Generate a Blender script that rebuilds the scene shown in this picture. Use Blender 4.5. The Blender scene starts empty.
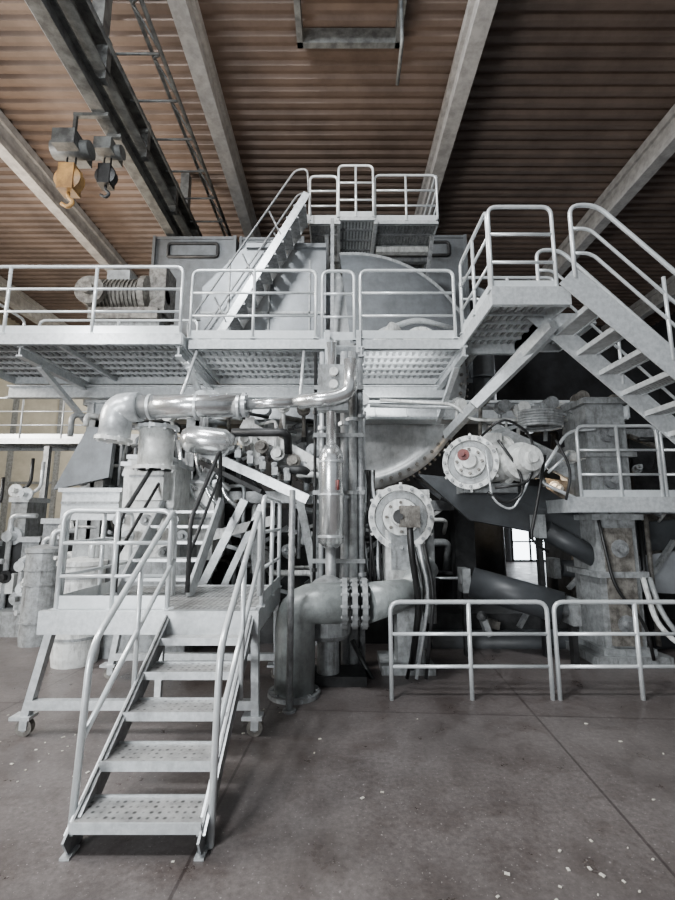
import bpy, bmesh, math, random
from mathutils import Vector, Matrix, Euler
random.seed(7)
CAM_Z=1.7; F=450.0; TH=math.radians(8.84)
# ---- camera -------------------------------------------------------------
cd=bpy.data.cameras.new('camera'); cam=bpy.data.objects.new('camera',cd)
bpy.context.collection.objects.link(cam)
cam.location=(0,0,CAM_Z); cam.rotation_euler=(math.radians(90)+TH,0,0)
cd.sensor_fit='VERTICAL'; cd.sensor_height=36; cd.lens=18; cd.clip_end=200
bpy.context.scene.camera=cam
def S(u,v,Y):
    """image pixel (u, v) -> world point on the vertical plane y=Y"""
    a=(u-337.5)/F; b=(450-v)/F
    t=Y/(math.cos(TH)-b*math.sin(TH))
    return Vector((a*t,Y,CAM_Z+t*(math.sin(TH)+b*math.cos(TH))))
V=Vector
# ---- materials ----------------------------------------------------------
def mat(name,c1,c2=None,rough=.5,metal=0.,scale=4.,bump=.1,detail=8,stretch=(1,1,1),spots=None,lo=.38,hi=.62,grime=0.,gcol=(.06,.055,.05)):
    m=bpy.data.materials.new(name); m.use_nodes=True; nt=m.node_tree; N=nt.nodes; L=nt.links
    p=N['Principled BSDF']; p.inputs['Roughness'].default_value=rough; p.inputs['Metallic'].default_value=metal
    if c2 is None: c2=tuple(x*.6 for x in c1)
    tc=N.new('ShaderNodeTexCoord'); mp=N.new('ShaderNodeMapping'); mp.inputs['Scale'].default_value=stretch
    L.new(tc.outputs['Object'],mp.inputs['Vector'])
    n=N.new('ShaderNodeTexNoise'); n.inputs['Scale'].default_value=scale; n.inputs['Detail'].default_value=detail; n.inputs['Roughness'].default_value=.65
    L.new(mp.outputs[0],n.inputs['Vector'])
    r=N.new('ShaderNodeValToRGB'); r.color_ramp.elements[0].position=lo; r.color_ramp.elements[1].position=hi
    r.color_ramp.elements[0].color=(*c2,1); r.color_ramp.elements[1].color=(*c1,1)
    L.new(n.outputs['Fac'],r.inputs['Fac']); out=r.outputs['Color']
    if grime:   # greasy run-down streaks and patches
        mg=N.new('ShaderNodeMapping'); mg.inputs['Scale'].default_value=(14,14,3.2); mg.inputs['Location'].default_value=(3.1,1.7,.4); L.new(tc.outputs['Object'],mg.inputs['Vector'])
        ng=N.new('ShaderNodeTexNoise'); ng.inputs['Scale'].default_value=1.; ng.inputs['Detail'].default_value=10; ng.inputs['Roughness'].default_value=.75; L.new(mg.outputs[0],ng.inputs['Vector'])
        rg=N.new('ShaderNodeValToRGB'); rg.color_ramp.elements[0].position=.52; rg.color_ramp.elements[1].position=.68
        rg.color_ramp.elements[0].color=(0,0,0,1); rg.color_ramp.elements[1].color=(grime,grime,grime,1); L.new(ng.outputs['Fac'],rg.inputs['Fac'])
        mx=N.new('ShaderNodeMix'); mx.data_type='RGBA'; L.new(rg.outputs['Color'],mx.inputs['Factor']); L.new(out,mx.inputs[6]); mx.inputs[7].default_value=(*gcol,1); out=mx.outputs[2]
    if spots:
        vo=N.new('ShaderNodeTexVoronoi'); vo.inputs['Scale'].default_value=spots; L.new(tc.outputs['Object'],vo.inputs['Vector'])
        if 'Randomness' in vo.inputs: vo.inputs['Randomness'].default_value=.15
        rr=N.new('ShaderNodeValToRGB'); rr.color_ramp.elements[0].position=.22; rr.color_ramp.elements[1].position=.36
        rr.color_ramp.elements[0].color=(.1,.1,.1,1); rr.color_ramp.elements[1].color=(1,1,1,1)
        L.new(vo.outputs['Distance'],rr.inputs['Fac'])
        mx=N.new('ShaderNodeMix'); mx.data_type='RGBA'; mx.blend_type='MULTIPLY'; mx.inputs['Factor'].default_value=.9
        L.new(out,mx.inputs[6]); L.new(rr.outputs['Color'],mx.inputs[7]); out=mx.outputs[2]
    L.new(out,p.inputs['Base Color'])
    if bump:
        b=N.new('ShaderNodeBump'); b.inputs['Strength'].default_value=bump; b.inputs['Distance'].default_value=.02
        n2=N.new('ShaderNodeTexNoise'); n2.inputs['Scale'].default_value=scale*6; n2.inputs['Detail'].default_value=4
        L.new(mp.outputs[0],n2.inputs['Vector']); L.new(n2.outputs['Fac'],b.inputs['Height']); L.new(b.outputs[0],p.inputs['Normal'])
    return m
GALV=mat('galvanised_steel',(.66,.68,.69),(.50,.52,.53),.34,.4,20,bump=.04,grime=.18)
GALVD=mat('weathered_galvanised',(.34,.35,.355),(.19,.195,.20),.42,.35,12,grime=.5)
RAIL=mat('rail_steel',(.76,.79,.80),(.66,.69,.70),.28,.35,14,bump=.0)
TREAD=mat('perforated_tread',(.54,.54,.53),(.36,.355,.35),.38,.35,12,spots=22,grime=.4)
WHITE=mat('machine_paint_white',(.76,.77,.75),(.56,.56,.54),.34,.05,12,grime=.65)
GREY=mat('machine_paint_grey',(.35,.365,.37),(.21,.215,.215),.4,.15,12,grime=.75)
HOOD=mat('hood_sheet',(.20,.213,.225),(.15,.158,.166),.38,.35,5,bump=.03,grime=.2)
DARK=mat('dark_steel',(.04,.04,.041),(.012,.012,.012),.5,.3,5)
BLACK=mat('black_rubber',(.012,.012,.012),(.006,.006,.006),.4,0,6,bump=0)
GREEN=mat('pipe_grey_paint',(.34,.365,.36),(.24,.255,.25),.33,.15,10,grime=.4)
RUST=mat('grimy_cast_iron',(.25,.235,.21),(.09,.08,.07),.5,.2,12,bump=.3,grime=.8)
STAIN=mat('stainless_duct',(.84,.85,.85),(.68,.69,.69),.22,.85,8,bump=.04)
DISC=mat('cylinder_head_paint',(.60,.61,.61),(.42,.43,.43),.3,.3,6,bump=.03,grime=.35)
RED=mat('red_paint',(.22,.05,.04),(.12,.03,.03),.5,0,5)
YEL=mat('hoist_yellow',(.50,.28,.09),(.24,.13,.05),.5,0,5)
FELT=mat('felt_grey',(.062,.067,.072),(.03,.032,.035),.45,0,2,bump=.02)
SHEET=mat('pale_sheet',(.42,.44,.46),(.30,.31,.33),.6,0,2,bump=.02)
CONC=mat('beam_concrete',(.44,.425,.41),(.29,.28,.27),.8,0,5)
GIRD=mat('girder_dark',(.15,.155,.15),(.06,.06,.06),.55,.2,6)
PAPER=mat('paper_scrap',(.65,.62,.56),(.45,.42,.35),.8,0,3,bump=0)
BEIGE=mat('wall_beige',(.62,.57,.46),(.48,.44,.35),.8,0,1.5)
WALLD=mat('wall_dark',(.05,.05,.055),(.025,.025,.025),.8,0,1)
CEIL=mat('ceiling_trapezoid_sheet',(.165,.117,.092),(.10,.070,.055),.6,.1,.9,bump=.03)
def emis(name,c,s):
    m=bpy.data.materials.new(name); m.use_nodes=True; p=m.node_tree.nodes['Principled BSDF']
    p.inputs['Base Color'].default_value=(*c,1); p.inputs['Emission Color'].default_value=(*c,1); p.inputs['Emission Strength'].default_value=s
    return m
GLOW=emis('daylit_glass',(.85,.93,1),9.0); LED=emis('led_lamp',(.6,.8,1),60)
# ---- builder ------------------------------------------------------------
def frame(d,up=V((0,0,1))):
    d=d.normalized()
    if abs(d.dot(up))>.98: up=V((0,1,0))
    s=d.cross(up).normalized(); u=s.cross(d).normalized()
    return d,s,u
class B:
    def __init__(s,name,parent=None): s.name=name; s.bm=bmesh.new(); s.mats=[]; s.parent=parent
    def mi(s,m):
        if m not in s.mats: s.mats.append(m)
        return s.mats.index(m)
    def hexa(s,pts,m):
        vs=[s.bm.verts.new(p) for p in pts]; k=s.mi(m)
        for f in ((0,3,2,1),(4,5,6,7),(0,1,5,4),(1,2,6,5),(2,3,7,6),(3,0,4,7)):
            fc=s.bm.faces.new([vs[i] for i in f]); fc.material_index=k
    def box(s,c,sz,m,rot=(0,0,0)):
        R=Euler(rot).to_matrix(); c=V(c); hx,hy,hz=sz[0]/2,sz[1]/2,sz[2]/2
        s.hexa([c+R@V(p) for p in ((-hx,-hy,-hz),(hx,-hy,-hz),(hx,hy,-hz),(-hx,hy,-hz),(-hx,-hy,hz),(hx,-hy,hz),(hx,hy,hz),(-hx,hy,hz))],m)
    def bb(s,a,b,m):
        s.box([(a[i]+b[i])/2 for i in range(3)],[abs(b[i]-a[i]) for i in range(3)],m)
    def beam(s,p,q,w,h,m,up=V((0,0,1))):
        p=V(p);q=V(q); d,sd,u=frame(q-p,up); a=sd*w/2; b=u*h/2
        s.hexa([p-a-b,p+a-b,p+a+b,p-a+b,q-a-b,q+a-b,q+a+b,q-a+b],m)
    def ibeam(s,p,q,w,h,m,t=.02,up=V((0,0,1))):
        p=V(p);q=V(q); d,sd,u=frame(q-p,up); o=u*(h/2-t/2)
        s.beam(p+o,q+o,w,t,m,up); s.beam(p-o,q-o,w,t,m,up); s.beam(p,q,t,h-2*t,m,up)
    def rings(s,rs,m,cap=True,smooth=True):
        k=s.mi(m); R=[[s.bm.verts.new(p) for p in r] for r in rs]; n=len(R[0])
        for A,Bq in zip(R,R[1:]):
            for i in range(n):
                f=s.bm.faces.new((A[i],A[(i+1)%n],Bq[(i+1)%n],Bq[i])); f.material_index=k; f.smooth=smooth
        if cap:
            for r,rv in ((R[0],True),(R[-1],False)):
                f=s.bm.faces.new(list(reversed(r)) if rv else r); f.material_index=k
    def lathe(s,o,ax,prof,m,seg=24,smooth=False):
        o=V(o); d,sd,u=frame(V(ax)); rs=[]
        for t,r in prof:
            r=max(r,.001)
            rs.append([o+d*t+(sd*math.cos(2*math.pi*i/seg)+u*math.sin(2*math.pi*i/seg))*r for i in range(seg)])
        s.rings(rs,m,True,smooth)
    def cyl(s,p,q,r,m,seg=16,r2=None):
        p=V(p);q=V(q); s.lathe(p,q-p,[(0,r),((q-p).length,r if r2 is None else r2)],m,seg,True)
    def tube(s,pts,r,m,bend=.1,seg=8,closed=False):
        pts=[V(p) for p in pts]; P=[pts[0]]
        for i in range(1,len(pts)-1):
            a,b,c=pts[i-1],pts[i],pts[i+1]
            d1=(a-b); d2=(c-b); k=min(bend,d1.length*.45,d2.length*.45)
            s0=b+d1.normalized()*k; s1=b+d2.normalized()*k
            for j in range(6):
                t=j/5; P.append(s0*(1-t)**2+b*2*t*(1-t)+s1*t*t)
        P.append(pts[-1]); rs=[]; u=None
        for i,p in enumerate(P):
            d=((P[i+1]-p) if i<len(P)-1 else (p-P[i-1]))
            if 0<i<len(P)-1: d=(P[i+1]-P[i]).normalized()+(P[i]-P[i-1]).normalized()
            if d.length<1e-6: continue
            d.normalize()
            if u is None: _,sd,u=frame(d)
            u=(u-d*u.dot(d)).normalized(); sd=d.cross(u)
            rs.append([p+(sd*math.cos(2*math.pi*j/seg)+u*math.sin(2*math.pi*j/seg))*r for j in range(seg)])
        s.rings(rs,m)
    def arc(s,C,R,a0,a1,y,w,th,m,n=24):
        """curved band of radial thickness th, depth w, round the axis through C"""
        for i in range(n):
            A0=a0+(a1-a0)*i/n; A1=a0+(a1-a0)*(i+1)/n
            q=lambda r,a,yy: V((C.x+r*math.cos(a),yy,C.z+r*math.sin(a)))
            s.hexa([q(R,A0,y),q(R+th,A0,y),q(R+th,A0,y+w),q(R,A0,y+w),q(R,A1,y),q(R+th,A1,y),q(R+th,A1,y+w),q(R,A1,y+w)],m)
    def sheet(s,pts,m,th=.02):
        pts=[V(p) for p in pts]; n=(pts[1]-pts[0]).cross(pts[2]-pts[0]).normalized()*th
        k=s.mi(m); A=[s.bm.verts.new(p) for p in pts]; C=[s.bm.verts.new(p+n) for p in pts]
        f=s.bm.faces.new(list(reversed(A))); f.material_index=k; f=s.bm.faces.new(C); f.material_index=k
        for i in range(len(A)):
            j=(i+1)%len(A); f=s.bm.faces.new((A[i],A[j],C[j],C[i])); f.material_index=k
    def flange(s,o,ax,r,m,th=.04,bolts=8,mb=None):
        s.lathe(o,ax,[(0,r),(th,r)],m,24); d,sd,u=frame(V(ax)); o=V(o)
        for i in range(bolts):
            a=2*math.pi*i/bolts; c=o+(sd*math.cos(a)+u*math.sin(a))*r*.86
            s.lathe(c-d*.015,ax,[(0,.06*r+.006),(th+.03,.06*r+.006)],mb or m,6)
    def railing(s,a,b,h,m=RAIL,posts=2,mids=2,r=.021,toe=True,feet=True):
        a=V(a);b=V(b); H=V((0,0,h))
        s.tube([a,a+H,b+H,b],r,m,.1)
        for k in range(1,mids+1):
            z=V((0,0,h*k/(mids+1))); s.tube([a+z,b+z],r*.8,m)
        for k in range(1,posts-1):
            p=a.lerp(b,k/(posts-1)); s.tube([p,p+H],r,m)
        if toe:
            z=V((0,0,.06)); s.beam(a+z,b+z,.008,.11,m)
        if feet:
            for k in range(posts):
                p=a.lerp(b,k/(posts-1)); s.box(p+V((0,0,.006)),(.07,.06,.012),m)
    def deck(s,x0,x1,y0,y1,z,m=GALV,fr=GALV,fh=.12,pitch=.22,rib=.09,joist=True,ribm=None):
        n=max(1,int((y1-y0)/pitch)); p=(y1-y0)/n
        for i in range(n):
            ya=y0+i*p+.012; yb=y0+(i+1)*p-.012
            s.bb((x0,ya,z-.006),(x1,yb,z),m)
            s.bb((x0,ya,z-.045),(x1,ya+.006,z-.006),m); s.bb((x0,yb-.006,z-.045),(x1,yb,z-.006),m)
            k=int((x1-x0)/rib)
            for j in range(k):
                x=x0+(j+.5)*rib; s.bb((x-.016,ya+.02,z-.03),(x+.016,yb-.02,z-.006),ribm or fr)
        for yy in (y0,y1): s.bb((x0,yy-.012,z-fh),(x1,yy+.012,z+.01),fr); s.bb((x0,yy-.03,z-fh),(x1,yy+.03,z-fh+.012),fr)
        for xx in (x0,x1): s.bb((xx-.012,y0,z-fh),(xx+.012,y1,z+.01),fr)
        k=max(1,int((x1-x0)/1.1))
        if joist:
            for j in range(1,k): 
                xx=x0+(x1-x0)*j/k; s.bb((xx-.02,y0,z-.10),(xx+.02,y1,z-.04),fr)
    def finish(s):
        me=bpy.data.meshes.new(s.name); bmesh.ops.recalc_face_normals(s.bm,faces=s.bm.faces); s.bm.to_mesh(me); s.bm.free()
        for m in s.mats: me.materials.append(m)
        o=bpy.data.objects.new(s.name,me); bpy.context.collection.objects.link(o)
        if s.parent: o.parent=s.parent
        return o
def empty(name):
    e=bpy.data.objects.new(name,None); bpy.context.collection.objects.link(e); return e

# ======================= ROOM SHELL ======================================
def floor_mat():
    m=bpy.data.materials.new('floor_concrete'); m.use_nodes=True; nt=m.node_tree;N=nt.nodes;L=nt.links;p=N['Principled BSDF']
    tc=N.new('ShaderNodeTexCoord')
    def noise(sc,de,ro=.65):
        n=N.new('ShaderNodeTexNoise'); n.inputs['Scale'].default_value=sc; n.inputs['Detail'].default_value=de; n.inputs['Roughness'].default_value=ro; L.new(tc.outputs['Object'],n.inputs['Vector']); return n
    def ramp(src,a,b,ca,cb):
        r=N.new('ShaderNodeValToRGB'); e=r.color_ramp.elements; e[0].position=a; e[1].position=b; e[0].color=(*ca,1); e[1].color=(*cb,1); L.new(src,r.inputs['Fac']); return r.outputs['Color']
    def mix(f,a,b,mode='MIX'):
        mx=N.new('ShaderNodeMix'); mx.data_type='RGBA'; mx.blend_type=mode
        if isinstance(f,float): mx.inputs['Factor'].default_value=f
        else: L.new(f,mx.inputs['Factor'])
        L.new(a,mx.inputs[6])
        if isinstance(b,tuple): mx.inputs[7].default_value=(*b,1)
        else: L.new(b,mx.inputs[7])
        return mx.outputs[2]
    n=noise(.8,12,.7)
    c=ramp(n.outputs['Fac'],.33,.66,(.080,.068,.065),(.165,.148,.143))
    st=noise(3.3,12,.7); c=mix(1.0,c,ramp(st.outputs['Fac'],.36,.52,(.68,.64,.62),(1,1,1)),'MULTIPLY')
    gr=noise(30,10,.75); c=mix(1.0,c,ramp(gr.outputs['Fac'],.3,.7,(.6,.58,.57),(1.3,1.3,1.3)),'MULTIPLY')
    sp=noise(55,4,.6); c=mix(ramp(sp.outputs['Fac'],.64,.70,(0,0,0),(.8,.8,.8)),c,(.36,.34,.33))
    br=N.new('ShaderNodeTexBrick'); br.inputs['Scale'].default_value=.42; br.offset=0; br.inputs['Mortar Size'].default_value=.004; br.inputs['Brick Width'].default_value=1.; br.inputs['Row Height'].default_value=1.
    br.inputs['Color1'].default_value=(1,1,1,1); br.inputs['Color2'].default_value=(.9,.88,.88,1); br.inputs['Mortar'].default_value=(.5,.47,.47,1)
    mp=N.new('ShaderNodeMapping'); mp.inputs['Rotation'].default_value=(0,0,.06); mp.inputs['Location'].default_value=(.9,.4,0); L.new(tc.outputs['Object'],mp.inputs['Vector']); L.new(mp.outputs[0],br.inputs['Vector'])
    c=mix(1.0,c,br.outputs['Color'],'MULTIPLY'); L.new(c,p.inputs['Base Color'])
    r3=N.new('ShaderNodeMapRange'); r3.inputs['From Min'].default_value=.35; r3.inputs['From Max'].default_value=.6; r3.inputs['To Min'].default_value=.26; r3.inputs['To Max'].default_value=.5; L.new(st.outputs['Fac'],r3.inputs['Value']); L.new(r3.outputs[0],p.inputs['Roughness'])
    b=N.new('ShaderNodeBump'); b.inputs['Strength'].default_value=.15; b.inputs['Distance'].default_value=.008; L.new(gr.outputs['Fac'],b.inputs['Height']); L.new(b.outputs[0],p.inputs['Normal'])
    return m
X0,X1,Y0,Y1,ZC=-14,14,-7,19,10.2
b=B('floor'); b.bb((X0,Y0,-.2),(X1,Y1,0),floor_mat()); b.finish()
b=B('ceiling'); k=b.mi(CEIL); y=Y0; prof=[]
while y<Y1:
    prof+= [(y,ZC),(y+.10,ZC),(y+.14,ZC+.07),(y+.22,ZC+.07)]; y+=.26
for (ya,za),(yb,zb) in zip(prof,prof[1:]):
    b.bm.faces.new([b.bm.verts.new(p) for p in ((X0,ya,za),(X1,ya,za),(X1,yb,zb),(X0,yb,zb))]).material_index=k
b.bb((X0,Y0,ZC+.09),(X1,Y1,ZC+.2),CONC); b.finish()
for x in (-12,-7.2,-2.45,2.3,7.1,11.9):
    b=B('roof_beam'); b.bb((x-.14,Y0,9.5),(x+.14,Y1,9.62),CONC); b.bb((x-.07,Y0,9.62),(x+.07,Y1,10.0),CONC); b.bb((x-.14,Y0,10.0),(x+.14,Y1,10.19),CONC)
    b.finish()
b=B('wall_left'); b.bb((X0-.2,Y0,0),(X0,Y1,ZC+.2),BEIGE); b.finish()
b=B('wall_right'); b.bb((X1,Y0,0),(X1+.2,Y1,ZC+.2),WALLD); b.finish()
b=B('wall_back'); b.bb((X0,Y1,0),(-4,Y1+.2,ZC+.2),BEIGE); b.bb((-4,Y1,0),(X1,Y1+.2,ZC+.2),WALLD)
for x in range(-14,-4,2): b.bb((x,Y1-.12,0),(x+.18,Y1,ZC),GREY)
for z in (3.2,5.2,7.): b.bb((X0,Y1-.08,z),(-4,Y1,z+.1),GREY)
b.finish()
for i,(x,z,w,h) in enumerate(((4.9,.02,1.5,1.5),(7.2,.02,2.2,1.6),(10.0,.3,1.1,1.3),(12.0,.4,1.2,1.6))):
    b=B('window_%d'%(i+1)); b.bb((x,Y1-.05,z+.02),(x+w,Y1-.01,z+h),GLOW)
    for q in range(4): b.bb((x+q*w/3-.04,Y1-.1,z),(x+q*w/3+.04,Y1-.03,z+h),DARK)
    for zz in (z+.04,z+h/2,z+h): b.bb((x,Y1-.1,zz-.03),(x+w,Y1-.03,zz+.03),DARK)
    b.finish()

# ======================= CRANE AND CEILING GEAR ==========================
b=B('crane_girder')
b.ibeam((-3.75,-2,8.75),(-3.75,14,8.75),.42,.5,GIRD,.04); b.ibeam((-3.75,-2,8.2),(-3.75,14,8.2),.2,.35,GIRD,.03)
for xx,zz in ((-2.75,8.9),(-3.05,9.3)): b.tube([(xx,-2,zz),(xx,14,zz)],.035,GIRD)
for i in range(20):
    y=-2+.8*i; b.tube([(-2.75,y,8.9),(-3.05,y+.4,9.3),(-2.75,y+.8,8.9)],.02,GIRD,0.01)
    b.tube([(-3.6,y,8.9),(-2.75,y,8.9)],.02,GIRD)
for i in range(11):
    y=-1.6+1.5*i; b.bb((-3.98,y,8.35),(-3.54,y+.12,9.1),GIRD)
for y in (2,6,10,13.9): b.bb((-3.85,y-.1,9.0),(-3.65,y+.1,10.15),GIRD)
b.tube([(-3.3,-2,8.5),(-3.3,14,8.5)],.03,GIRD); b.tube([(-4.1,-2,8.5),(-4.1,14,8.5)],.04,GALVD)
b.finish()
def hoist(p,s,m):
    x,y,z=p; b=B('chain_hoist')
    b.bb((x-.2*s,y-.3*s,z),(x+.2*s,y+.3*s,z+.3*s),GIRD); b.cyl((x-.34*s,y,z+.1),(x+.34*s,y,z+.1),.16*s,GIRD,16)
    for dx in (-.08,.08): b.tube([(x+dx*s,y,z),(x+dx*s,y,z-.45*s)],.014,BLACK)
    b.lathe((x,y-.12*s,z-.5*s),(0,1,0),[(0,.12*s),(.04*s,.24*s),(.2*s,.24*s),(.24*s,.12*s)],m,20)
    b.box((x,y,z-.5*s),(.28*s,.28*s,.5*s),m)
    b.tube([(x,y,z-.7*s),(x,y,z-.84*s),(x+.12*s,y,z-.93*s),(x+.02*s,y,z-1.04*s),(x-.1*s,y,z-.96*s)],.035*s,m,.08)
    b.bb((x-.025,y-.025,z+.3*s-.02),(x+.025,y+.025,8.04),GIRD); b.bb((min(x,-3.8)-.03,y-.03,7.97),(-3.6,y+.03,8.03),GIRD)
    b.finish()
hoist(S(72,156,6.2),.85,YEL); hoist(S(108,158,6.6),.7,DARK)
b=B('ceiling_hatch_lamp')
b.bb((-.7,5.7,9.85),(1.1,5.8,10.15),GIRD); b.bb((-.7,6.6,9.85),(1.1,6.7,10.15),GIRD); b.bb((-.7,5.7,9.85),(-.6,6.7,10.15),GIRD); b.bb((1.0,5.7,9.85),(1.1,6.7,10.15),GIRD)
b.bb((-.5,5.30,9.86),(1.0,5.40,9.92),GIRD); b.bb((-.45,5.3,9.9),(-.4,5.8,9.95),GIRD); b.bb((.9,5.3,9.9),(.95,5.8,9.95),GIRD)
for i in range(5): b.lathe((-.35+.28*i,5.35,9.86),(0,0,-1),[(0,.04),(.05,.04)],LED,8)
b.tube([(1.0,5.9,10.1),(1.0,5.9,9.0),(1.0,6.5,8.9)],.03,GIRD)
b.finish()

# ======================= DRYER HOOD ======================================
b=B('dryer_hood')
for (x0,x1,z0,z1,y,m) in ((-4.1,-2.25,4.6,7.95,9.2,HOOD),(-2.2,-.75,4.6,8.0,9.3,HOOD),(-.7,.75,4.6,7.9,9.4,HOOD),(.8,2.9,4.6,8.05,9.3,HOOD)):
    b.bb((x0,y,z0),(x1,y+3.6,z1),m)
    for xx in (x0+.03,x1-.03): b.bb((xx-.03,y-.05,z0+.1),(xx+.03,y,z1),HOOD)
    for z in (z0+1.4,z1-.04): b.bb((x0,y-.03,z-.03),(x1,y,z+.03),HOOD)
    b.tube([(x0+.35,y-.03,z1-.5),(x0+.35,y-.03,z1-.18),(x1-.4,y-.03,z1-.18),(x1-.4,y-.03,z1-.5),(x0+.35,y-.03,z1-.5)],.035,DARK,.08)
    b.bb((x0+.4,y-.02,z1-.46),(x1-.45,y,z1-.22),HOOD)
b.bb((-4.1,9.3,3.9),(2.9,12,4.6),DARK)
for xx in (-3.9,2.7): b.bb((xx-.15,9.7,0),(xx+.15,9.95,4.6),DARK)
b.finish()
b=B('exhaust_duct'); b.cyl((3.4,10.5,0),(3.4,10.5,7),.4,HOOD,24); b.flange((3.4,10.5,5),(0,0,1),.48,HOOD); b.cyl((3.4,10.5,7),(4.6,13.5,8.6),.4,HOOD,24); b.finish()

# ======================= PAPER MACHINE ===================================
pm=empty('paper_machine')
b=B('dryer_cylinder',pm); C=V((.25,7.85,4.25))
b.lathe(C+V((0,1.3,0)),(0,-1,0),[(0,2.03),(1.25,2.03),(1.3,2.06),(1.4,2.06),(1.4,1.84),(1.37,1.80),(1.44,1.6),(1.52,1.3),(1.6,1.0),(1.68,.6),(1.7,.42),(1.9,.40),(1.9,.26),(2.2,.24)],DISC,72,True)
for i in range(72):
    a=2*math.pi*i/72; c=C+V((math.cos(a)*1.95,-.14,math.sin(a)*1.95)); b.lathe(c,(0,-1,0),[(0,.03),(.04,.03)],RUST,6)
for i in range(110):
    a=2*math.pi*i/110; c=C+V((math.cos(a)*2.09,.02,math.sin(a)*2.09)); b.box(c,(.05,.12,.04),RUST,(0,-a,0))
b.finish()
b=B('cylinder_guard',pm)   # smooth boxed and curved sheet covers over the upper part of the cylinder
b.sheet([(-2.35,7.3,4.3),(-.2,7.3,4.3),(-.2,7.3,6.5),(-1.6,7.3,6.5),(-2.35,7.3,5.7)],HOOD,-.5)
for x in (-1.9,-1.2,-.5): b.bb((x,7.27,4.3),(x+.03,7.3,6.2),GREY)
b.bb((-2.35,7.27,5.2),(-.2,7.3,5.24),GREY); b.bb((-1.6,7.24,6.42),(-.2,7.3,6.5),HOOD)
prof=[]
for i in range(9):
    t=i/8*math.pi/2; prof.append((.35*math.sin(t),.35+1.8*math.cos(t)))
# domed cover as half-revolved shell: rings over the angular sector
k=b.mi(HOOD); G=[]
for j in range(25):
    a=.12+(math.pi*.5-.02)*j/24; G.append([b.bm.verts.new((C.x+r*math.cos(a),7.45-t,C.z+r*math.sin(a))) for t,r in prof])
for A,Q in zip(G,G[1:]):
    for i in range(len(prof)-1):
        f=b.bm.faces.new((A[i],A[i+1],Q[i+1],Q[i])); f.material_index=k; f.smooth=True
b.arc(C,2.12,.12,1.67,7.40,.9,.06,GREY,24)
b.lathe((1.35,7.0,4.5),(0,-1,0),[(0,.3),(.1,.3),(.1,.2),(.25,.2)],WHITE,20)
b.tube([(.6,7.0,4.1),(.6,6.95,4.7),(1.3,6.95,4.95),(1.9,7.0,4.8)],.05,GALV,.2)
b.cyl((.45,6.95,4.2),(.95,6.95,4.8),.13,WHITE,18)
b.finish()
b=B('machine_frame',pm)
b.bb((-4.0,7.0,3.3),(4.6,7.2,3.55),GALV); b.bb((-4.0,6.94,3.54),(4.6,7.3,3.58),GALV); b.bb((-4.0,6.94,3.27),(4.6,7.3,3.31),GALV)
for i in range(18): x=-3.9+.5*i; b.bb((x,6.95,3.3),(x+.03,7.0,3.55),GALV)
for x in (-3.6,-2.1,-.15,4.1):
    b.bb((x-.16,6.6,0),(x+.16,6.66,3.25),GREY); b.bb((x-.16,7.1,0),(x+.16,7.16,3.25),GREY); b.bb((x-.03,6.6,0),(x+.03,7.16,3.25),GREY)
    for z in (.6,1.4,2.2,2.9): b.bb((x-.15,6.64,z),(x+.15,7.1,z+.03),GREY)
    b.bb((x-.3,6.5,0),(x+.3,7.3,.05),GREY)
b.bb((1.8,7.0,0),(2.1,7.3,2.1),DARK)
b.bb((-3.6,6.7,1.95),(-.1,7.0,2.12),GREY); b.bb((.1,7.0,1.85),(2.0,7.2,2.0),GALVD)
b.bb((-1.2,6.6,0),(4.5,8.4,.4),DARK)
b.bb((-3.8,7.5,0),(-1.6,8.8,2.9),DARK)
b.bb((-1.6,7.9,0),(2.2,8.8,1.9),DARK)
b.bb((3.25,5.75,0),(3.75,6.35,3.3),GREY)
b.bb((3.33,5.70,.2),(3.67,5.76,1.6),RUST)
for z in (.1,1.0,1.7,2.5,3.2): b.bb((3.18,5.68,z),(3.82,6.42,z+.07),GREY)
for z in (.45,1.35,1.85,2.2,2.8): b.lathe((3.5,5.75,z),(0,-1,0),[(0,.11),(.06,.11),(.06,.05),(.12,.05)],GALVD,12)
b.bb((3.05,5.6,0),(3.95,6.5,.1),GREY)
b.beam((2.3,6.6,3.0),(3.4,6.2,2.3),.2,.25,GREY)
for k in range(2): b.tube([(3.75+.08*k,5.7,1.0),(3.75+.08*k,5.55,.5+.1*k),(3.95+.08*k,5.45,.25),(4.2+.05*k,5.4,.35),(4.1,5.4,.55)],.03,GREY if k%2 else WHITE,.15)
b.tube([(3.22,5.62,1.7),(3.3,5.55,.9),(3.6,5.5,.5),(3.65,5.5,.1)],.02,BLACK,.2)
for k in range(4): b.cyl((3.86+.09*k,6.1,.1),(3.86+.09*k,6.1,1.75),.03,(GREY,GALVD,BLACK,RUST)[k],10)
b.finish()
b=B('doctor_assembly',pm)
b.beam(S(205,452,6.2),S(310,500,6.0),.35,.12,GALV); b.beam(S(200,462,6.15),S(262,492,6.0),.1,.06,DARK)
b.beam(S(245,425,6.6),S(330,472,6.5),.3,.16,WHITE); b.beam(S(250,418,6.5),S(258,465,6.5),.12,.1,WHITE)
for i in range(7):
    p=S(215+i*12,448+i*5.6,6.1); b.cyl(p,p+V((0,-.12,.16)),.04,GREY,10); b.box(p+V((.02,-.14,.05)),(.08,.08,.1),GREY)
b.beam(S(180,500,6.2),S(240,432,6.4),.1,.12,GREY); b.beam(S(196,540,6.0),S(275,520,6.0),.25,.12,WHITE)
b.beam(S(200,590,5.9),S(245,500,5.9),.08,.1,GALV); b.beam(S(215,605,5.9),S(262,505,5.9),.05,.08,GALV)
for i in range(5):
    p=S(246+i*16,440+i*7,6.35); b.lathe(p,(0,-1,0),[(0,.1),(.05,.1),(.05,.06),(.14,.06)],RUST if i%2 else WHITE,14)
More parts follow.
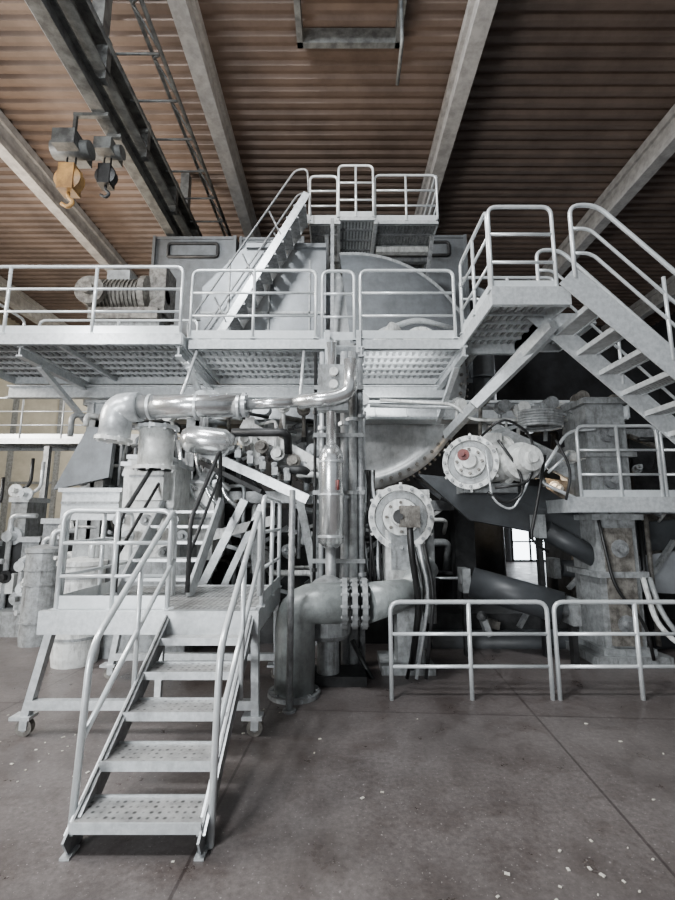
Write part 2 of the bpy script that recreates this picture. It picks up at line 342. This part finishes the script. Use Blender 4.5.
b.beam(S(300,500,6.0),S(318,590,6.0),.12,.1,GREY); b.beam(S(255,530,6.1),S(262,610,6.0),.14,.12,GREY)
c=S(205,437,5.9); b.lathe(c+V((-.3,0,-.02)),(1,.1,-.1),[(0,.12),(.1,.19),(.55,.19),(.7,.1)],STAIN,24,True)
b.finish()
def gearbox(name,c,ax,r,depth,m=WHITE):
    b=B(name,pm); ax=V(ax).normalized(); c=V(c); d,sd,u=frame(ax)
    b.lathe(c-ax*depth,ax,[(0,r*.7),(depth*.3,r*.75),(depth*.3,r*.92),(depth*.8,r*.92),(depth*.8,r),(depth,r),(depth,r*.82),(depth*.9,r*.8),(depth*.9,r*.58),(depth*1.08,r*.55),(depth*1.08,r*.3),(depth*1.3,r*.26),(depth*1.3,.01)],m,36)
    b.lathe(c-ax*depth*.08,ax,[(0,r*.79),(.012,r*.79),(.012,r*.59),(0,r*.59)],GREY,36)
    for i in range(16):
        a=2*math.pi*i/16; q=c+(sd*math.cos(a)+u*math.sin(a))*r*.91; b.lathe(q,ax,[(0,.022),(.035,.022)],GREY,6)
    for i in range(8):
        a=2*math.pi*i/8; q=c+ax*depth*.07+(sd*math.cos(a)+u*math.sin(a))*r*.44; b.lathe(q,ax,[(0,.02),(.05,.02)],RUST,6)
    b.lathe(c+ax*depth*1.28,ax,[(0,r*.2),(.03,r*.2),(.03,r*.08),(.1,r*.08)],RED if name=='roll_drive_housing' else DARK,16)
    for i in range(6):
        a=2*math.pi*(i+.5)/6; q=sd*math.cos(a)+u*math.sin(a); b.beam(c-ax*depth*.75+q*r*.8,c-ax*depth*.1+q*r*.95,.03,.1,m,q)
    return b
g=S(401,517,5.3)
b=gearbox('gearbox_housing',g,(-.15,-1,0),.38,.5)
b.box(g+V((.05,.3,.05)),(.62,.4,.55),WHITE)
b.box(g+V((.05,.25,-.55)),(.46,.4,.8),WHITE); b.box(g+V((.05,.05,-.35)),(.34,.12,.5),GREY)
b.bb((g.x-.25,g.y,0),(g.x+.35,g.y+.6,.1),GREY); b.box(g+V((.1,.3,-1.3)),(.3,.35,.9),GREY)
b.cyl(g+V((.35,.1,-.1)),g+V((.35,.1,-1.2)),.05,GREY); b.tube([g+V((0,-.62,.02)),g+V((0,-.66,-.3)),g+V((.1,-.5,-.9)),g+V((.05,-.2,-1.6))],.035,BLACK,.2)
for k in range(3): b.tube([g+V((.1+.06*k,-.2,-.3)),g+V((.2+.05*k,-.3,-.8)),g+V((.0+.1*k,-.2,-1.7))],.02,(BLACK,GALV,DARK)[k],.3)
b.box(g+V((0,-.62,.0)),(.2,.12,.22),RUST)
b.finish()
g2=S(470,462,5.7)
b=gearbox('roll_drive_housing',g2,(-.45,-1,.05),.35,.4)
b.cyl(g2+V((.15,.2,0)),g2+V((.52,.2,.05)),.27,WHITE,24); b.flange(g2+V((.5,.2,.05)),(1,.1,.05),.32,WHITE); b.cyl(g2+V((.52,.22,.05)),g2+V((.95,.3,.05)),.19,WHITE,20); b.flange(g2+V((.9,.3,.05)),(1,.1,.0),.24,GREY)
b.lathe(g2+V((.6,-.05,-.02)),(.1,-1,.1),[(0,.24),(.12,.24),(.12,.18),(.3,.16),(.3,.08),(.36,.07)],WHITE,24)
b.box(g2+V((.3,.35,-.32)),(.7,.4,.12),GREY); b.box(g2+V((.35,.2,.32)),(.22,.2,.16),WHITE)
b.tube([g2+V((.1,-.2,.3)),g2+V((.3,-.4,.5)),g2+V((.7,-.3,.3)),g2+V((.65,-.3,-.3)),g2+V((.2,-.3,-.35))],.016,BLACK,.3)
b.finish()
b=B('felt_run',pm)
b.sheet([S(418,474,6.25),S(545,487,6.2),S(600,524,6.1),S(600,548,6.1),S(545,534,6.15),S(470,520,6.2)],FELT,.05)
b.sheet([S(440,500,6.4),S(600,556,6.2),S(600,556,6.2)+V((0,2.2,.5)),S(440,500,6.4)+V((0,2.2,.5))],FELT,.04)
b.sheet([S(545,478,7.1),S(700,500,7.1),S(700,532,7.1),S(560,532,7.1)],RUST,.05)
b.sheet([S(600,526,6.7),S(760,512,6.7),S(760,548,6.7),S(600,552,6.7)],FELT,.05)
b.sheet([S(640,556,6.5),S(760,540,6.5),S(760,598,6.5),S(640,592,6.5)],SHEET)
b.sheet([S(572,540,7.6),S(600,540,7.6),S(600,610,7.6),S(572,610,7.6)],RUST)
b.finish()
b=B('guide_rolls',pm)
for (p,q,r) in ((S(472,582,6.0),S(562,608,5.6),.19),(S(560,568,7.2),S(690,575,7.2),.13),(S(430,642,6.5),S(700,642,6.5),.16),(S(545,530,6.0),S(600,560,5.95),.13)):
    b.cyl(p,q,r,FELT,24); d=(q-p).normalized(); b.cyl(p-d*.15,q+d*.15,r*.4,GALVD,12)
    for e in (p-d*.1,q+d*.1): b.box(e,(.1,.25,.3),GREY); b.box(V((e.x,e.y,e.z/2)),(.06,.1,e.z),DARK)
b.finish()
b=B('process_pipework',pm)
ms=[GALV,GALV,WHITE,WHITE,GREY,GREY,RUST,DARK,DARK,GALVD,GALVD]
for i in range(300):
    x=random.uniform(-3.9,4.2); z=random.uniform(.3,3.4); y=random.uniform(6.05,7.4); m=random.choice(ms)
    if (x-.25)**2+(z-4.25)**2<2.35**2 and z>2.0 and x>-.2: continue
    if 1.2<x<3.2 and .45<z<2.3 : continue
    t=random.random(); r=random.choice((.02,.025,.03,.04,.06))
    if t<.3:
        l=random.uniform(.4,1.2); zz=min(z+l,3.2) if x<0 or x>2.2 else min(z+l,1.9)
        if zz<=z: continue
        b.tube([(x,y,z),(x,y,zz),(x+random.choice((-.3,.3)),y+.3,zz)],r,m,.1)
    elif t<.5:
        l=random.uniform(.3,.8); b.tube([(x,y,z),(x+l,y,z),(x+l,y+.2,z-random.uniform(.1,.5))],r,m,.1)
    elif t<.65:
        s=random.uniform(.5,1.); b.lathe((x,y,z),(random.uniform(-.4,.4),-1,random.uniform(-.3,.3)),[(0,.12*s),(.06,.12*s),(.06,.08*s),(.18,.08*s),(.18,.04*s),(.26,.04*s)],m,16)
    elif t<.8:
        b.box((x,y,z),(random.uniform(.06,.22),random.uniform(.1,.25),random.uniform(.06,.25)),m,(0,random.uniform(-.5,.5),0))
    else:
        a=random.uniform(-1,1); b.beam((x,y,z),(x+.6*math.cos(a),y+.1,z+.6*math.sin(a)),.06,.05,m)
for i in range(26):
    x=-3.4+i*.29; y=6.4+random.uniform(-.2,.3); z=3.35+random.uniform(-.15,.1); m=random.choice([WHITE,GALV,RUST,GREY])
    if .4<x<1.8: continue
    b.lathe((x,y,z),(0,-1,random.uniform(-.3,.3)),[(0,.1),(.05,.1),(.05,.06),(.16,.06),(.16,.09),(.2,.09)],m,14)
    b.tube([(x,y,z),(x,y+.1,z-random.uniform(.2,.5))],.03,m)
b.tube([S(370,405,6.6),S(610,410,6.6)],.04,GALV); b.tube([S(380,400,6.5),S(455,404,6.5),S(470,420,6.3),S(600,420,6.2)],.025,WHITE,.2)
b.finish()
b=B('hose_bundle',pm)
for i in range(18):
    u=345+i*2.2; p=S(u,405+random.uniform(-5,10),5.6+.02*i); q=S(u+random.uniform(-6,6),600+random.uniform(-20,20),5.5)
    if i>9: p=S(u-8,470,5.6)
    mid=p.lerp(q,.5)+V((random.uniform(-.06,.06),-.1,0)); b.tube([p,p.lerp(q,.2)+V((random.uniform(-.04,.04),0,0)),mid,p.lerp(q,.8),q],random.choice((.012,.018,.022)),BLACK if i%4 else GALV,.3,6)
for (pp,r,m) in (([(498,440),(520,470),(524,495),(505,505),(488,492)],.018,BLACK),([(486,450),(492,500),(512,512),(530,480),(534,450)],.014,GALV),([(545,455),(538,500),(530,540),(548,552)],.018,BLACK),([(556,440),(572,470),(566,500)],.016,DARK)):
    b.tube([S(u,v,5.45) for u,v in pp],r,m,.25,6)
pts=[]
for i in range(60):
    a=i*.7; pts.append(S(541,422,5.7)+V((math.cos(a)*.27,math.sin(a)*.2,.15-i*.004)))
b.tube(pts,.02,GREY,.02,6)
b.tube([S(352,640,5.3),S(375,685,5.2),S(398,700,5.1),S(390,690,5.6)],.03,BLACK,.2)
b.finish()
b=B('headstock_left',pm)
for (u0,u1,v0,v1,y,m) in ((118,176,462,560,5.6,WHITE),(128,165,455,500,5.4,WHITE),(176,215,480,560,6.2,WHITE),(60,120,488,520,5.7,GALV)):
    p=S(u0,v1,y); q=S(u1,v0,y); b.bb((p.x,y,p.z),(q.x,y+.6,q.z),m); b.bb((p.x-.04,y-.03,q.z-.05),(q.x+.04,y+.63,q.z),GALV); b.bb((p.x,y-.02,(p.z+q.z)/2),(q.x,y,(p.z+q.z)/2+.03),GREY)
b.bb((-3.4,5.9,0),(-1.9,6.5,1.4),GREY)
c=S(155,470,5.3); b.cyl(c,c+V((0,0,.5)),.2,WHITE,24); b.flange(c+V((0,0,.48)),(0,0,1),.25,GALV); b.flange(c,(0,0,1),.25,WHITE)
b.sheet([S(58,490,6.2),S(112,478,6.2),S(118,430,6.2),S(92,428,6.2)],HOOD,.1)
for i in range(8):
    p=S(120+i*9,520+(i%3)*16,5.45); b.lathe(p,(0,-1,0),[(0,.07),(.04,.07),(.04,.03),(.09,.03)],GREY,12)
for i in range(6):
    p=S(178+i*8,440+(i%2)*18,6.2); b.tube([p,p+V((.1,0,-.5)),p+V((.3,0,-.7))],.03,STAIN,.1)
b.finish()
b=B('gear_motor_left',pm); c=S(132,298,7.6)
b.lathe(c+V((-.75,0,0)),(1,0,0),[(0,.2),(.05,.33),(.1,.33),(.1,.28),(1.0,.28),(1.0,.38),(1.1,.38),(1.15,.2),(1.4,.12)],RUST,24)
for k in range(12): b.lathe(c+V((-.6+k*.07,0,0)),(1,0,0),[(0,.32),(.02,.32)],RUST,24)
b.box(c+V((0,0,-.42)),(1.2,.6,.2),RUST); b.box(c+V((-.2,0,.36)),(.4,.3,.2),GREY)
b.box(c+V((.5,.1,.1)),(.3,.5,.9),RUST); b.lathe(c+V((-.5,-.4,-.1)),(0,-1,0),[(0,.25),(.1,.25),(.1,.1),(.2,.1)],RUST,18)
b.bb((c.x-.6,c.y-.2,3.62),(c.x+.6,c.y+.2,c.z-.5),GREY)
b.finish()

# ======================= STEAM DUCT, RISER PIPES =========================
b=B('steam_duct'); y=5.0
b.cyl(S(137,407,y),S(243,405,y),.135,STAIN,24)
for u in (150,196,238): b.lathe(S(u,407,y),(1,0,0),[(0,.15),(.03,.15)],GALV,24)
b.cyl(S(243,405,y),S(300,402,y),.06,STAIN,20); b.tube([S(298,402,y),S(335,398,y),S(350,392,y),S(351,360,y)],.085,STAIN,.25,16)
b.flange(S(243,405,y),(1,0,0),.14,GALV)
b.tube([S(140,407,y),S(118,408,y),S(114,440,y)],.17,GALV,.22,20); b.flange(S(114,438,y),(-.1,0,-1),.2,WHITE)
for u in (180,300):
    p=S(u,400,y); b.tube([p,V((p.x,5.55,3.9))],.02,GALV)
b.finish()
b=B('steam_riser_manifold'); y=5.15
p=S(331,445,y); q=S(331,548,y); b.lathe(q,(0,0,1),[(0,.07),(.06,.14),((p-q).length*.86,.14),((p-q).length*.93,.13),((p-q).length,.07)],STAIN,24,True)
for k in (.1,.5,.82): b.lathe(q.lerp(p,k),(0,0,1),[(0,.15),(.02,.15)],GALV,24)
x=p.x; b.cyl((x,y,p.z-.02),(x,y,3.8),.06,STAIN); b.cyl((x,y,q.z+.02),(x,y,.3),.06,GALVD)
b.tube([S(338,480,y-.15),S(338,490,y-.15)],.015,RED); 
for k,(dx,r,m) in enumerate(((-.12,.03,GALV),(.16,.05,GALV),(.26,.06,GREY),(.36,.035,GALVD),(-.2,.02,BLACK))):
    b.cyl((x+dx,y+.3,0.0),(x+dx,y+.3,3.8),r,m,12)
    for z in (.9,1.9,2.8): b.lathe((x+dx,y+.3,z+k*.05),(0,0,1),[(0,r*1.6),(.04,r*1.6)],m,12)
b.bb((x-.1,y+.45,0),(x+.38,y+.6,3.8),DARK)
for z in (.5,1.2,2.,2.7,3.3): b.bb((x-.22,y+.24,z),(x+.4,y+.27,z+.05),GREY)
b.bb((x-.15,y-.1,2.95),(x+.2,y+.05,3.5),GREY)
for z in (3.05,3.25,3.4): b.lathe((x+.03,y-.1,z),(0,-1,0),[(0,.05),(.06,.05)],WHITE,12)
b.finish()
b=B('drain_elbow_pipe'); y=4.75; p0=S(294,706,y); p0.z=0; r=.20
top=S(292,603,y).z; xr=S(345,603,y).x
b.tube([(p0.x,y,.03),(p0.x,y,top),(xr,y,top)],r,GREEN,.46,28)
b.flange((p0.x,y,0),(0,0,1),.26,GREY)
for k in range(3): b.flange((xr-.03+.1*k,y,top),(1,0,0),.25,GREY,.05,12)
b.cyl((xr+.2,y,top),(xr+.75,y+.35,top+.05),.2,GREEN,28,.15); b.cyl((xr+.7,y+.32,top+.05),(xr+.95,y+.6,top+.3),.15,GREEN,24)
b.finish()
b=B('standpipe'); q=S(289,725,4.35); b.cyl((q.x,4.35,0),(q.x,4.35,S(289,490,4.35).z),.03,GALVD,12); b.lathe((q.x,4.35,0),(0,0,1),[(0,.06),(.02,.06)],GALVD,12)
b.finish()
b=B('motor_pump'); c=V((.0,5.2,0)); b.lathe(c+V((-.1,-.1,.45)),(0,0,1),[(0,.2),(.05,.24),(.5,.24),(.6,.15),(.65,.05)],GREY,20); b.bb((-.35,4.95,0),(.3,5.35,.1),DARK); b.lathe(c+V((-.1,-.1,.1)),(0,0,1),[(0,.12),(.36,.12)],GREY,16); b.finish()

# ======================= CATWALK =========================================
b=B('catwalk'); ZD=4.0; YF=5.5; YB=7.0
b.deck(-5.2,-1.95,YF-.15,YB,ZD,fh=.14,ribm=GREY); b.deck(-1.9,-.12,YF,YB,ZD-.02,ribm=GREY); b.deck(.28,1.65,YF,YB,ZD-.02,ribm=GREY); b.deck(-.12,.28,YF+.2,YB,ZD-.02,pitch=.3)
for x in (-4.0,-2.0,-.1,.3,1.6):
    b.ibeam((x,YF-.1,ZD-.2),(x,YB+.1,ZD-.2),.08,.14,GALV); 
for x in (-4.0,-2.0,1.6): b.beam((x,YF+.3,ZD-.26),(x,YB,ZD-.75),.07,.07,GALV)
b.ibeam((-5.2,YB-.1,ZD-.3),(1.7,YB-.1,ZD-.3),.12,.2,GALV)
yr=YF-.12
for (x0,x1,h,n,yy) in ((-5.3,-1.98,.92,4,yr-.02),(-1.9,-.28,.95,3,YF),(.3,1.52,.95,2,YF)): b.railing((x0,yy,ZD),(x1,yy,ZD),h,RAIL,n)
b.railing((-.2,YF+.05,ZD),(.22,YF+.05,ZD),.97,RAIL,2)
b.railing((-4.9,YB,ZD),(-2.3,YB,ZD),.95,RAIL,3)
b.bb((-.16,YF-.05,ZD-.4),(-.1,YF,ZD+.1),GALV); b.bb((.24,YF-.05,ZD-.4),(.3,YF,ZD+.1),GALV)
b.railing((-5.15,YF,ZD),(-5.15,YB,ZD),.95,RAIL,3)
ZP=4.07; b.deck(1.62,2.4,4.4,YF+.3,ZP,fh=.16,ribm=GREY)
b.railing((1.62,4.4,ZP),(2.3,4.4,ZP),.97,RAIL,2); b.railing((1.62,4.45,ZP),(1.62,YF,ZP),.97,RAIL,3); b.railing((1.7,5.8,ZP),(3.0,5.8,ZP),.95,RAIL,3)
b.bb((1.6,4.36,ZP-.17),(2.42,4.42,ZP+.03),GALV)
b.deck(2.4,3.0,4.95,5.8,ZP)
b.beam((1.7,6.9,3.0),(2.4,4.75,ZP-.2),.1,.14,GALV); b.beam((2.55,5.1,ZP-.15),(1.7,5.45,3.1),.16,.12,GALV)
b.finish()
b=B('steel_staircase'); ya,yb=4.15,4.92; xs,zs=2.38,4.07; L=4.0
for yy in (ya,yb):
    b.beam((xs-.1,yy,zs+.03),(xs+L,yy,zs-L+.07+.03),.012,.24,GALV); b.bb((xs+L-.15,yy-.03,0),(xs+L+.15,yy+.03,.12),GALV)
n=17
for i in range(1,n):
    x=xs+L*i/n; z=zs-L*i/n; b.bb((x-.11,ya,z-.03),(x+.11,yb,z),TREAD); b.bb((x-.115,ya,z-.045),(x-.10,yb,z+.01),GALV); b.bb((x+.10,ya,z-.045),(x+.115,yb,z+.01),GALV)
for yy in (ya,yb):
    P0=V((xs-.02,yy,zs)); P1=V((xs+L,yy,zs-L+.1)); 
    b.tube([P0,P0+V((0,0,.80)),P0+V((.28,0,.80)),P1+V((0,0,.86)),P1],.022,RAIL,.12)
    for h in (.27,.54): b.tube([P0+V((.0,0,h)),P0+V((.18,0,h)),P1+V((0,0,h-.02))],.016,RAIL)
    for k in range(1,5): q=P0.lerp(P1,k/4.6); b.tube([q,q+V((0,0,.86))],.018,RAIL)
b.finish()
b=B('upper_platform'); z=7.0
for (x0,x1,yf) in ((-.5,.02,7.35),(.04,.66,7.25),(.70,1.8,7.35)):
    b.deck(x0,x1,yf,9.1,z,GALVD,GALV,.07,.3,.06,False,GALV if x0>0 and x0<.5 else GALVD)
b.railing((-.5,7.35,z),(.0,7.35,z),.9,RAIL,2); b.railing((.02,7.25,z),(.64,7.25,z),1.03,RAIL,3); b.railing((.68,7.35,z),(1.8,7.35,z),.92,RAIL,3)
b.railing((-.5,9.0,z),(1.8,9.0,z),.95,RAIL,4); b.railing((1.8,7.35,z),(1.8,9.0,z),.95,RAIL,2)
b.bb((.75,8.0,z-.18),(1.75,8.12,z-.07),WHITE); b.bb((-.5,8.3,z-.2),(1.8,8.4,z-.08),GALVD)
for x in (.02,.68): b.bb((x-.03,7.25,z-.12),(x+.03,9.1,z-.0),GALV)
for x in (-.2,1.7): b.ibeam((x,9.0,4.6),(x,9.0,z-.1),.12,.12,GALVD,.015,V((0,1,0)))
b.beam((-.2,9.0,5.6),(-.2,7.6,6.9),.07,.07,GALVD); b.beam((1.75,9.0,5.6),(1.75,7.6,6.9),.07,.07,GALVD)
b.bb((-.12,7.2,4.05),(-.06,7.26,6.95),GALVD)
b.finish()
b=B('ship_ladder'); P0=V((-2.15,6.7,4.0)); P1=V((-.5,6.7,7.0))
for yy in (6.65,7.2): b.beam((P0.x,yy,P0.z),(P1.x,yy,P1.z),.02,.12,GALV if yy<7 else GALVD)
for i in range(1,14): q=P0.lerp(P1,i/14); b.bb((q.x-.1,6.65,q.z-.02),(q.x+.1,7.2,q.z+.01),GALVD)
for yy in (6.65,7.2): 
    o=V((-.2,0,.42)); a=V((P0.x,yy,P0.z)); c=V((P1.x,yy,P1.z)); b.tube([a+V((-.1,0,0)),a+o+V((0,0,.3)),c+o,c+V((.0,0,.45)),c+V((.03,0,.0))],.016,GALVD)
    for k in (.25,.5,.75): q=a.lerp(c,k); b.tube([q,q+o],.014,GALVD)
b.finish()
b=B('side_platform'); z=1.95; b.deck(2.85,6.0,5.0+.55,6.9,z,fh=.16,ribm=GALVD); y=5.55
b.bb((2.8,y-.04,z-.15),(6.0,y,z+.03),GALV)
b.railing((3.0,y,z),(4.0,y,z),.92,RAIL,3); b.railing((4.05,y,z),(6.0,y,z),.92,RAIL,3)
b.tube([(2.95,y,z),(2.55,y+.2,z+.25),(3.0,y+.2,z+.9),(3.3,y+.1,z+.9)],.022,RAIL,.15); b.tube([(2.7,y+.2,z+.35),(3.0,y+.2,z+.6)],.018,RAIL)
b.bb((5.5,y+.1,0),(5.62,y+.22,z-.16),GALV)
b.finish()

# ======================= FRONT WORK PLATFORM + STAIR =====================
b=B('work_platform'); z=.96; xr=-.64
b.deck(-2.38,xr-.02,3.86,5.3,z,TREAD,GALV,fh=.17)
b.bb((-2.42,3.80,z-.17),(xr,3.86,z+.01),GALV)
for x,y,sx in ((-2.36,3.9,-.14),(xr-.04,3.9,.02),(-2.36,5.2,-.1),(xr-.04,5.2,.02)):
    b.beam((x,y,z-.15),(x+sx,y,.15),.06,.07,GALV,V((0,1,0))); b.bb((x+sx-.1,y-.06,.13),(x+sx+.06,y+.06,.155),GALV)
    b.lathe((x+sx+.0,y-.025,.065),(0,1,0),[(0,.065),(.05,.065)],RUST,16); b.lathe((x+sx+.0,y-.03,.065),(0,1,0),[(0,.03),(.06,.03)],GREY,10)
    b.bb((x+sx-.03,y-.035,.05),(x+sx+.03,y-.028,.14),GALV); b.bb((x+sx-.03,y+.028,.05),(x+sx+.03,y+.035,.14),GALV)
b.bb((-2.5,3.86,.2),(xr,3.92,.27),GALV); b.bb((-2.42,5.15,.2),(xr,5.21,.27),GALV)
b.beam((-1.45,3.9,.25),(-1.45,3.9,z-.15),.05,.05,GALV)
b.railing((-2.34,3.9,z),(-1.42,3.9,z),.82,RAIL,3); b.railing((-2.34,3.95,z),(-2.34,5.2,z),.82,RAIL,3)
b.railing((xr-.02,4.05,z),(xr-.02,5.2,z),.95,RAIL,3)
for i in range(5):
    yy=4.6+.2*i; b.bb((-2.15,yy,z+.17*(i+1)-.03),(-1.45,yy+.22,z+.17*(i+1)),GALV)
for x in (-2.15,-1.45):
    b.beam((x,4.55,z),(x,5.7,z+1.0),.03,.18,GALV); b.tube([(x,4.5,z+.05),(x,4.5,z+.75),(x,5.5,z+1.6),(x,5.6,z+1.0)],.024,DARK,.1); b.tube([(x,4.5,z+.4),(x,5.5,z+1.25)],.018,DARK)
b.finish()
b=B('access_stair'); xa,xb=-1.38,-.70
for x in (xa,xb):
    b.beam((x,2.58,.02),(x,3.9,.90),.012,.18,GALVD); b.beam((x,2.58,.10),(x,3.9,.98),.045,.012,GALV)
    b.bb((x-.025,2.56,0),(x+.025,2.66,.012),GALV)
for i in range(1,6):
    yy=2.6+.265*(i-1); zz=.16*i-.01
    b.bb((xa,yy-.02,zz-.012),(xb,yy+.22,zz),TREAD); b.bb((xa,yy-.025,zz-.04),(xb,yy-.015,zz+.012),GALV); b.bb((xa,yy+.215,zz-.04),(xb,yy+.225,zz+.012),GALV)
for x,e in ((xa-.03,-1),(xb+.03,1)):
    f=V((x,2.66,0)); t=V((x,4.0,.96))
    b.tube([f,f+V((0,.06,.98)),t+V((0,-.05,.85)),t+V((0,.0,.1))],.021,RAIL,.14)
    b.tube([f+V((0,.03,.5)),t+V((0,0,.42))],.018,RAIL)
    q=f.lerp(t,.5); b.tube([q,q+V((0,0,.93))],.018,RAIL)
b.finish()
for x0,x1,n in ((.52,2.06,3),(2.13,3.72,3),(3.8,5.4,3)):
    b=B('safety_railing'); b.railing((x0,4.62,0),(x1,4.62,0),.9,RAIL,n,2,.022,False,False); b.finish()

# ======================= LEFT BACKGROUND =================================
b=B('storage_tank'); 
for (u,y,r,h,m) in ((84,5.75,.26,1.2,WHITE),(45,6.6,.22,1.3,GREY)):
    x=S(u,550,y).x; b.lathe((x,y,0),(0,0,1),[(0,r*.95),(.1,r),(h*.95,r),(h*.96,r*1.08),(h*1.0,r*1.08),(h*1.01,r*.9),(h*1.04,r*.2)],m,28)
    for z in (.3,.8,1.0): b.lathe((x,y,z),(0,0,1),[(0,r+.015),(.03,r+.015)],GREY,28)
    b.tube([(x+.1,y,h),(x+.1,y,h+.25),(x+.5,y+.1,h+.25)],.04,GALV,.1)
b.finish()
b=B('auxiliary_machine')
for i in range(9):
    x=-6.3+.34*i; y=7.2+random.uniform(-.3,.5); h=random.uniform(1.2,2.3); m=random.choice([GREY,GALVD,GALV,GREY]); b.bb((x,y,0),(x+.26,y+.5,h),m); b.bb((x-.03,y-.03,h-.08),(x+.29,y+.53,h),GALV)
    b.lathe((x+.12,y,h*.7),(0,-1,0),[(0,.14),(.06,.14),(.06,.08),(.2,.08)],random.choice([HOOD,GALV,RUST]),18)
    b.tube([(x+.1,y-.1,.2),(x+.1,y-.1,h-.3),(x+.5,y-.1,h-.3)],.04,GALV,.1)
    b.box((x+.15,y-.05,h*.35),(.2,.15,.3),random.choice([WHITE,DARK,GALV]))
    b.lathe((x+.12,y-.1,h*.4),(0,-1,0),[(0,.1),(.04,.1),(.04,.05),(.12,.05)],random.choice([DARK,GALV]),14)
for i in range(24):
    x=random.uniform(-6,-4); z=random.uniform(.3,2.2); b.lathe((x,6.9,z),(random.uniform(-.5,.5),-1,0),[(0,.1),(.04,.1),(.04,.04),(.15,.04)],random.choice([DARK,GALV,WHITE,GREY]),12); b.tube([(x,6.95,z),(x+.2,6.9,z+.1),(x+.2,6.9,z+.5)],.025,random.choice([BLACK,GALV]),.1)
b.bb((-6.4,6.95,0),(-4.1,8.2,.35),GREY); b.bb((-6.3,7.3,.3),(-4.0,7.9,1.4),DARK)
b.finish()
b=B('aisle_platform'); b.deck(-9.5,-4.6,10.5,11.6,3.6,GALVD,GALV); b.railing((-9.5,10.5,3.6),(-4.6,10.5,3.6),1.0,RAIL,6)
for x in (-9.3,-7,-4.8): b.bb((x,10.6,0),(x+.12,10.72,3.45),GALVD)
b.finish()
b=B('process_tank'); b.lathe((-6.3,13.4,0),(0,0,1),[(0,1.1),(3.1,1.1),(3.4,.8),(3.5,.2)],GREY,36); b.finish()
b=B('machine_section'); b.bb((5.4,8.2,0),(8.5,12,3.2),DARK)
for i in range(6): b.lathe((5.8+.5*i,8.2,1.2+.3*(i%2)),(0,-1,0),[(0,.25),(.1,.25),(.1,.12),(.3,.1)],GREY,20)
b.bb((5.2,8.1,3.2),(8.6,12.1,3.35),GALVD); b.finish()
b=B('paper_scraps')
for i in range(130):
    x=random.uniform(-3.2,3.2); y=random.uniform(1.6,4.4); 
    if i<16: x=random.uniform(.6,1.8); y=random.uniform(1.9,2.8)
    elif i<80: x=random.gauss(-2.5,.3); y=random.gauss(3.2,.4)
    s=random.uniform(.004,.018); b.box((x,y,.004),(s*1.6,s,.004),PAPER,(0,0,random.uniform(0,3)))
b.finish()

# ======================= LIGHT ===========================================
w=bpy.data.worlds.new('world'); bpy.context.scene.world=w; w.use_nodes=True
w.node_tree.nodes['Background'].inputs[0].default_value=(.86,.93,1,1); w.node_tree.nodes['Background'].inputs[1].default_value=.36
def area(name,loc,tgt,sx,sy,p,c):
    l=bpy.data.lights.new(name,'AREA'); l.shape='RECTANGLE'; l.size=sx; l.size_y=sy; l.energy=p; l.color=c
    o=bpy.data.objects.new(name,l); bpy.context.collection.objects.link(o); o.location=loc
    o.rotation_euler=(V(tgt)-V(loc)).to_track_quat('-Z','Y').to_euler()
area('key_fill_high',(-3,.5,9.3),(-.3,6,3),1.6,1.0,1250,(.93,.97,1))  # added key light, unseen, kept small for sharper shadows on the machine
area('front_fill_low',(-5,-6,2.2),(0,6,2.5),3,2.2,1000,(.93,.97,1))  # unseen fill added behind the camera to brighten under the decks
area('window_light_left',(-12,4,6),(0,6,4),3,3,1600,(1,.96,.9))
area('floor_fill_left',(-4.5,2.4,5.0),(-3.4,3.4,0),.8,.8,150,(.97,.98,1))  # added fill without a fixture, brightens the floor on the left
area('ceiling_fill_warm',(-7,9,5.5),(-6.5,9,10),2,4,360,(1,.84,.66))  # upward fill, added to warm the left ceiling panels; no fixture
area('ceiling_fill_center',(-.3,5.5,7.6),(-.2,7,10.2),1.5,1,45,(1,.88,.75))  # upward fill added to lift the central ceiling, no fixture
area('under_catwalk_fill',(.75,5.65,3.72),(.9,7.9,3.0),.9,.1,20,(.95,.98,1))  # added fill, no fixture: brightens the shaded lower cylinder head
area('under_catwalk_fill',(-1.6,5.6,3.72),(-1.6,6.6,2.4),.9,.1,10,(.95,.98,1))  # second added fill under the deck, for the machine left of centre
area('background_lamp_left',(-7,15,8.5),(-8,18,3),3,3,520,(1,.97,.9))
area('background_lamp_right',(8,14,6),(6,12,1),3,3,120,(.9,.95,1))
area('pit_work_lamp',(3.0,6.9,2.6),(3.0,8.0,1.0),.4,.3,25,(1,.75,.5))
